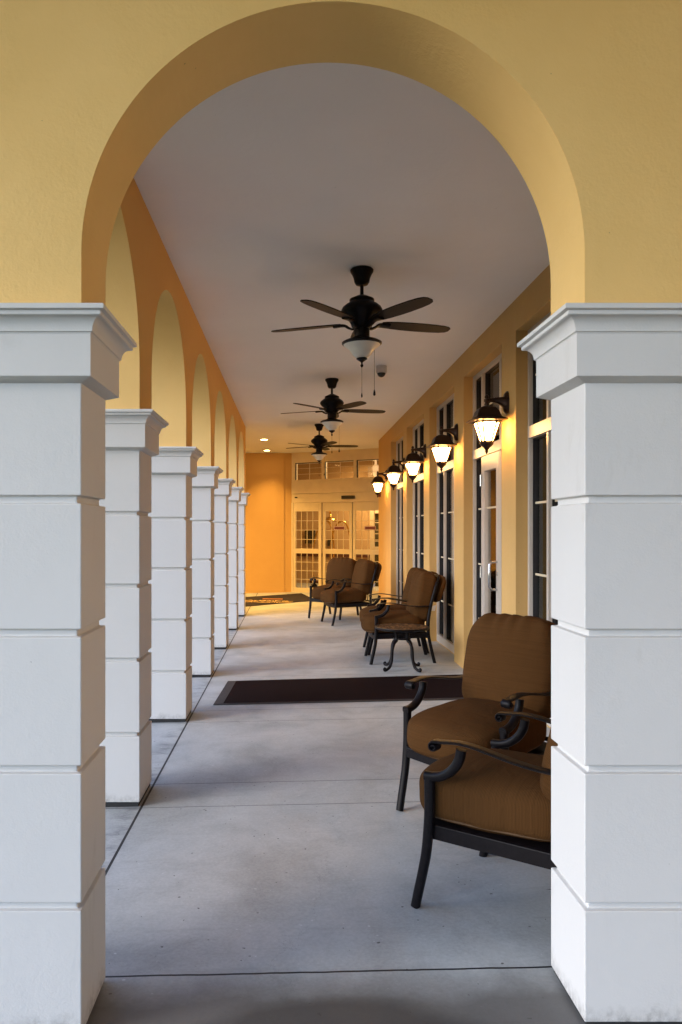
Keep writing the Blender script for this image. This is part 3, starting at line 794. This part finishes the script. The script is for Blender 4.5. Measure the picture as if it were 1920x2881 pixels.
def make_chair(label, group):
    r = empty('patio_chair', (0,0,0), label, 'chair', group)
    hw = .312
    # apron frame
    bm = bmesh.new(); n = 14
    front = [(.325+.03*math.cos(math.pi*(t-.5)), (hw-.012)*(1-2*t)) for t in [i/n for i in range(n+1)]]
    loop = front + [(-.30,-(hw-.03)), (-.30,(hw-.03))]
    cen = lambda k, s: [(x_*s[0], y_*s[1], z) for (x_, y_), z in k]
    O = loop; I = [(x_-.03*(1 if x_ > 0 else -1), y_*.9) for x_, y_ in loop]
    z0, z1 = .292, .352
    poly(bm, [[(x_, y_, z0) for x_, y_ in O], [(x_, y_, z1) for x_, y_ in O], [(x_, y_, z1) for x_, y_ in I], [(x_, y_, z0) for x_, y_ in I], [(x_, y_, z0) for x_, y_ in O]], caps=False)
    bmesh.ops.remove_doubles(bm, verts=bm.verts, dist=1e-5)
    obj('seat_frame', bm, 'bronze', r, bev=.003)
    # slats under cushion
    bm = bmesh.new()
    box(bm, (-.29,-.282,.338), (.345,.282,.353))
    obj('seat_deck', bm, 'bronze', r, bev=.004)
    # front legs with arm supports
    for s in (1, -1):
        y = s*hw
        bm = bmesh.new()
        tube(bm, [(.372,y,0), (.358,y,.06), (.338,y,.14), (.318,y,.23), (.305,y,.33), (.298,y,.43), (.296,y,.555)], (.0205,.0205), lat=(0,1,0), e=2.8, rad=lambda t: .92+.1*t)
        obj('leg', bm, 'bronze', r, smooth=True, ang=60)
        bm = bmesh.new()
        tube(bm, [(.314,y,.553), (.27,y,.556), (.225,y,.572), (.185,y,.605), (.160,y,.645), (.150,y,.688)], (.0205,.0195), lat=(0,1,0), e=2.8)
        obj('arm_support', bm, 'bronze', r, smooth=True, ang=60)
        bm = bmesh.new()   # rear leg + upright
        tube(bm, [(-.372,y*.93,0), (-.345,y*.93,.12), (-.318,y*.93,.26), (-.305,y*.93,.36), (-.31,y*.93,.5), (-.345,y*.92,.68), (-.40,y*.90,.86), (-.43,y*.80,.94)], (.019,.019), lat=(0,1,0), e=2.8)
        obj('leg', bm, 'bronze', r, smooth=True, ang=60)
        bm = bmesh.new()   # arm: flat strap ending in a scroll
        P = []
        for i in range(15):
            a = R(-330+i*30); rr_ = .010+.019*i/14
            P.append((.268-rr_*math.sin(a)*-1*-1, y, .668+rr_*math.cos(a)))
        P = [(.262+(.008+.021*i/12)*math.cos(R(470-i*36)), y, .668+(.008+.021*i/12)*math.sin(R(470-i*36))) for i in range(13)][::1]
        P = []
        for i in range(14):      # spiral winding outwards, ends at the top heading back
            a = R(90+ (13-i)*-34); rr_ = .005+.015*i/13
            P.append((.268+rr_*math.cos(a), y, .682+rr_*math.sin(a)))
        P += [(.225,y,.705), (.17,y,.711), (.10,y,.708), (.02,y,.694), (-.08,y,.676), (-.18,y*.985,.664), (-.27,y*.96,.662), (-.335,y*.93,.664)]
        tube(bm, P, (.027,.0060), lat=(0,1,0), e=3, seg=12, k=4)
        obj('armrest', bm, 'bronze', r, smooth=True, ang=60)
    bm = bmesh.new()
    tube(bm, [(-.425,.27,.93), (-.455,.2,.985), (-.465,0,1.0), (-.455,-.2,.985), (-.425,-.27,.93)], .014)
    for yy in (-.14,0,.14): tube(bm, [(-.305,yy,.36), (-.33,yy,.6), (-.40,yy,.86), (-.463,yy,.995)], (.014,.005), lat=(0,1,0), e=3)
    tube(bm, [(-.305,-.28,.37), (-.305,.28,.37)], .013, k=1)
    obj('back_frame', bm, 'bronze', r, smooth=True, ang=60)
    # seat cushion
    def f_seat(o, q):
        o.x += .028*(1-q.y*q.y) if q.x > 0 else 0
        o.y *= 1-.05*(q.x < 0)*abs(q.x)
        o.z += -.010*(q.x)*1.0
        return o
    g = cushion(None, .70, .59, .205, 26, 4.4, .030, 1, f_seat); uv_ribs(g, 'x')
    sc = obj('seat_cushion', g, 'cushion_cloth', r, smooth=True, mw=Matrix.Translation((.066,0,.456)), ang=80)
    def superloop(z, k=1.0):
        P = []
        for i in range(64):
            w = 2*math.pi*i/64; cw, sw = math.cos(w), math.sin(w)
            qx = math.copysign(abs(cw)**(2/4.4), cw); qy = math.copysign(abs(sw)**(2/4.4), sw)
            x_ = qx*.35*k+(.028*(1-qy*qy) if qx > 0 else 0); y_ = qy*.295*k*(1-.05*(qx < 0)*abs(qx))
            P.append((x_, y_, z-.010*qx))
        return P+[P[0]]
    for z in (-.074,):
        bm = bmesh.new(); tube(bm, superloop(z, (1-(abs(z)/.1025)**4.4)**(1/4.4)-.002), .0055, 8, 1); obj('piping', bm, 'piping_cloth', sc, smooth=True)
    # back cushion
    def f_back(o, q):
        t = q.z       # up the back
        wf = 1-.13*max(0, t)**3-.05*max(0, -t)**4
        o.y *= wf
        fold = math.sin(o.y*62+1.6*math.sin(o.y*15))
        top = max(0, t-.35)/.65; bot = max(0, -t-.45)/.55
        face = 1 if q.x > 0 else .5
        o.x += face*(.010*fold*(top**1.2) + .008*math.sin(o.y*41+1)*bot)*math.copysign(1, q.x)
        o.z += .0022*fold*top
        o.x += .035*(1-q.y*q.y)*(1-t*t)*(1 if q.x > 0 else -.2)
        o.x *= 1+.12*bot
        return o
    g = cushion(None, .22, .585, .59, 30, 4.6, 0, 4, f_back)
    uv_ribs(g, 'z')
    bc = obj('back_cushion', g, 'cushion_cloth', r, smooth=True, mw=Matrix.Translation((-.285,0,.762)) @ Matrix.Rotation(R(-13), 4, 'Y'), ang=80)
    # hood flap folded over the frame
    def f_flap(o, q):
        o.y *= 1-.16*max(0, q.z)**2
        o.x += .008*math.sin(o.y*50)
        return o
    g = cushion(None, .075, .53, .33, 16, 3.6, 0, 9, f_flap); uv_ribs(g, 'z')
    obj('back_flap', g, 'cushion_cloth', r, smooth=True, mw=Matrix.Translation((-.475,0,.845)) @ Matrix.Rotation(R(-20), 4, 'Y'), ang=80)
    # care tag on the near side
    bm = bmesh.new(); P = [(-.40,.235,.60), (-.31,.262,.605), (-.325,.268,.655), (-.41,.25,.668)]
    poly(bm, [P, [(a, b_+.002, c) for a, b_, c in P]]); obj('care_tag', bm, 'paper_tag', r)
    return r
def place(o, foot, heading, which=1, label=None):
    """put the front foot (which=+1: chair left, -1: chair right) at a floor point"""
    h = R(heading); lx, ly = .372, which*.305
    ox = foot[0]-(lx*math.cos(h)-ly*math.sin(h)); oy = foot[1]-(lx*math.sin(h)+ly*math.cos(h))
    o.location = (ox, oy, FZ(ox)-.002); o.rotation_euler = (0, -math.atan(.022*math.cos(h))*1.0, h)
    if label: o['label'] = label
g1 = 'brown cushioned patio chairs along the walkway'
chair = make_chair('', g1)
chairs = [chair] + [deep(chair) for _ in range(5)]
place(chairs[0], (.52,3.18), 140, 1, 'nearest brown cushioned chair, lower right, cut off by the right pier')
place(chairs[1], fl(921,1864), 222, -1, 'second nearest chair, tall brown back showing, facing the viewer at lower right')
place(chairs[2], (.917,8.84), 180, 1, 'brown chair directly behind the small round table')
place(chairs[3], (.96,9.52), 180, 1, 'brown chair mostly hidden behind the one at the round table')
place(chairs[4], fl(764,1438), 194, 1, 'brown chair in the far pair, in front and facing left')
place(chairs[5], fl(711,1421), 238, -1, 'farthest brown chair, turned to the viewer before the sliding doors')

# ------------------------------------------------------------ round side table
tb = empty('side_table', (1.23,8.5,FZ(1.23)), 'small round dark metal side table with mosaic top and curled legs', 'side table')
bm = bmesh.new(); lathe(bm, [(.20,.447), (.285,.450), (.300,.456), (.304,.468), (.300,.478), (.285,.480), (.280,.4765)], 48); obj('table_top', bm, 'bronze', tb, smooth=True, ang=35)
m, nt, b = mat('mosaic', (.2,.12,.06), .8, spec=.1)
vo = N(nt, 'ShaderNodeTexVoronoi'); vo.inputs['Scale'].default_value = 38; nt.links.new(coords(nt), vo.inputs['Vector'])
nt.links.new(ramp(nt, vo.outputs['Color'], [(.2, (.02,.01,.006)), (.5, (.07,.035,.015)), (.85, (.22,.12,.05))]), b.inputs['Base Color']); M['mosaic'] = m
bm = bmesh.new(); lathe(bm, [(.279,.472), (.279,.4785)], 48); obj('mosaic_inlay', bm, 'mosaic', tb)
for k in range(4):
    a = R(38+90*k); ca, sa = math.cos(a), math.sin(a)
    bm = bmesh.new()
    pr = [(.16,.449), (.10,.43), (.085,.38), (.088,.33), (.125,.30), (.150,.25), (.158,.18), (.165,.11), (.192,.05), (.232,.024), (.268,.018), (.276,.032), (.262,.040)]
    tube(bm, [(r_*ca, r_*sa, z) for r_, z in pr], .0165, 12, 5, rad=lambda t: 1.15-.25*t)
    obj('leg', bm, 'bronze', tb, smooth=True, ang=60)
bm = bmesh.new(); P = [(.088*math.cos(2*math.pi*i/24), .088*math.sin(2*math.pi*i/24), .345) for i in range(25)]; tube(bm, P, .010, 8, 1); obj('ring', bm, 'bronze', tb, smooth=True)

# ------------------------------------------------------------ unseen canopy and wall added to block and warm the front light
bm = boxes(((-5,-5,4.6), (6.2,2.70,4.8)))
tag(obj('light_blocking_canopy', bm, 'ochre_plaster'), 'unseen canopy added over the viewer to block front sky light', None, None, 'structure')
bm = boxes(((5.0,-2.2,-.05), (5.2,2.72,4.6)))
wall_thing('warm_bounce_wall', bm, 'yellow_stucco', 'unseen yellow side wall, added to bounce warm light on the front', 0)

# ------------------------------------------------------------ light
sc = bpy.context.scene
SUN_EL, SUN_AZ = 22, 247          # azimuth clockwise from +Y : veiled sun to the left
w = bpy.data.worlds.new('World'); sc.world = w; w.use_nodes = True; nt = w.node_tree
sky = nt.nodes.new('ShaderNodeTexSky'); sky.sky_type = 'NISHITA'; sky.sun_disc = False
sky.sun_elevation = R(SUN_EL); sky.sun_rotation = R(SUN_AZ); sky.dust_density = .6; sky.ozone_density = 3
bg = nt.nodes['Background']; bg.inputs['Strength'].default_value = .125
wb = mix(nt, 1.0, sky.outputs[0], (.965,.97,1.07), 'MULTIPLY'); nt.links.new(wb, bg.inputs['Color'])
sd = bpy.data.lights.new('sun', 'SUN'); sd.energy = .5; sd.angle = R(26); sd.color = (1,.965,.93)
so = bpy.data.objects.new('sun', sd); C.objects.link(so)
az = R(SUN_AZ); el = R(SUN_EL)
d = Vector((math.sin(az)*math.cos(el), math.cos(az)*math.cos(el), math.sin(el)))
so.rotation_euler = (-d).to_track_quat('-Z', 'Y').to_euler()

# ------------------------------------------------------------ camera
cd = bpy.data.cameras.new('camera'); cd.sensor_fit = 'VERTICAL'; cd.sensor_height = 36; cd.sensor_width = 24
cd.lens = 36*1750/2353; cd.shift_x = (784-671)/2353; cd.shift_y = (1218-1176.5)/2353
cd.clip_end = 1000; cd.clip_start = .05
co = bpy.data.objects.new('camera', cd); C.objects.link(co); co.location = (0,0,1.6); co.rotation_euler = (R(90),0,0)
sc.camera = co
sc.view_settings.view_transform = 'Standard'; sc.view_settings.look = 'None'
sc.view_settings.gamma = 1; sc.view_settings.exposure = 1.88
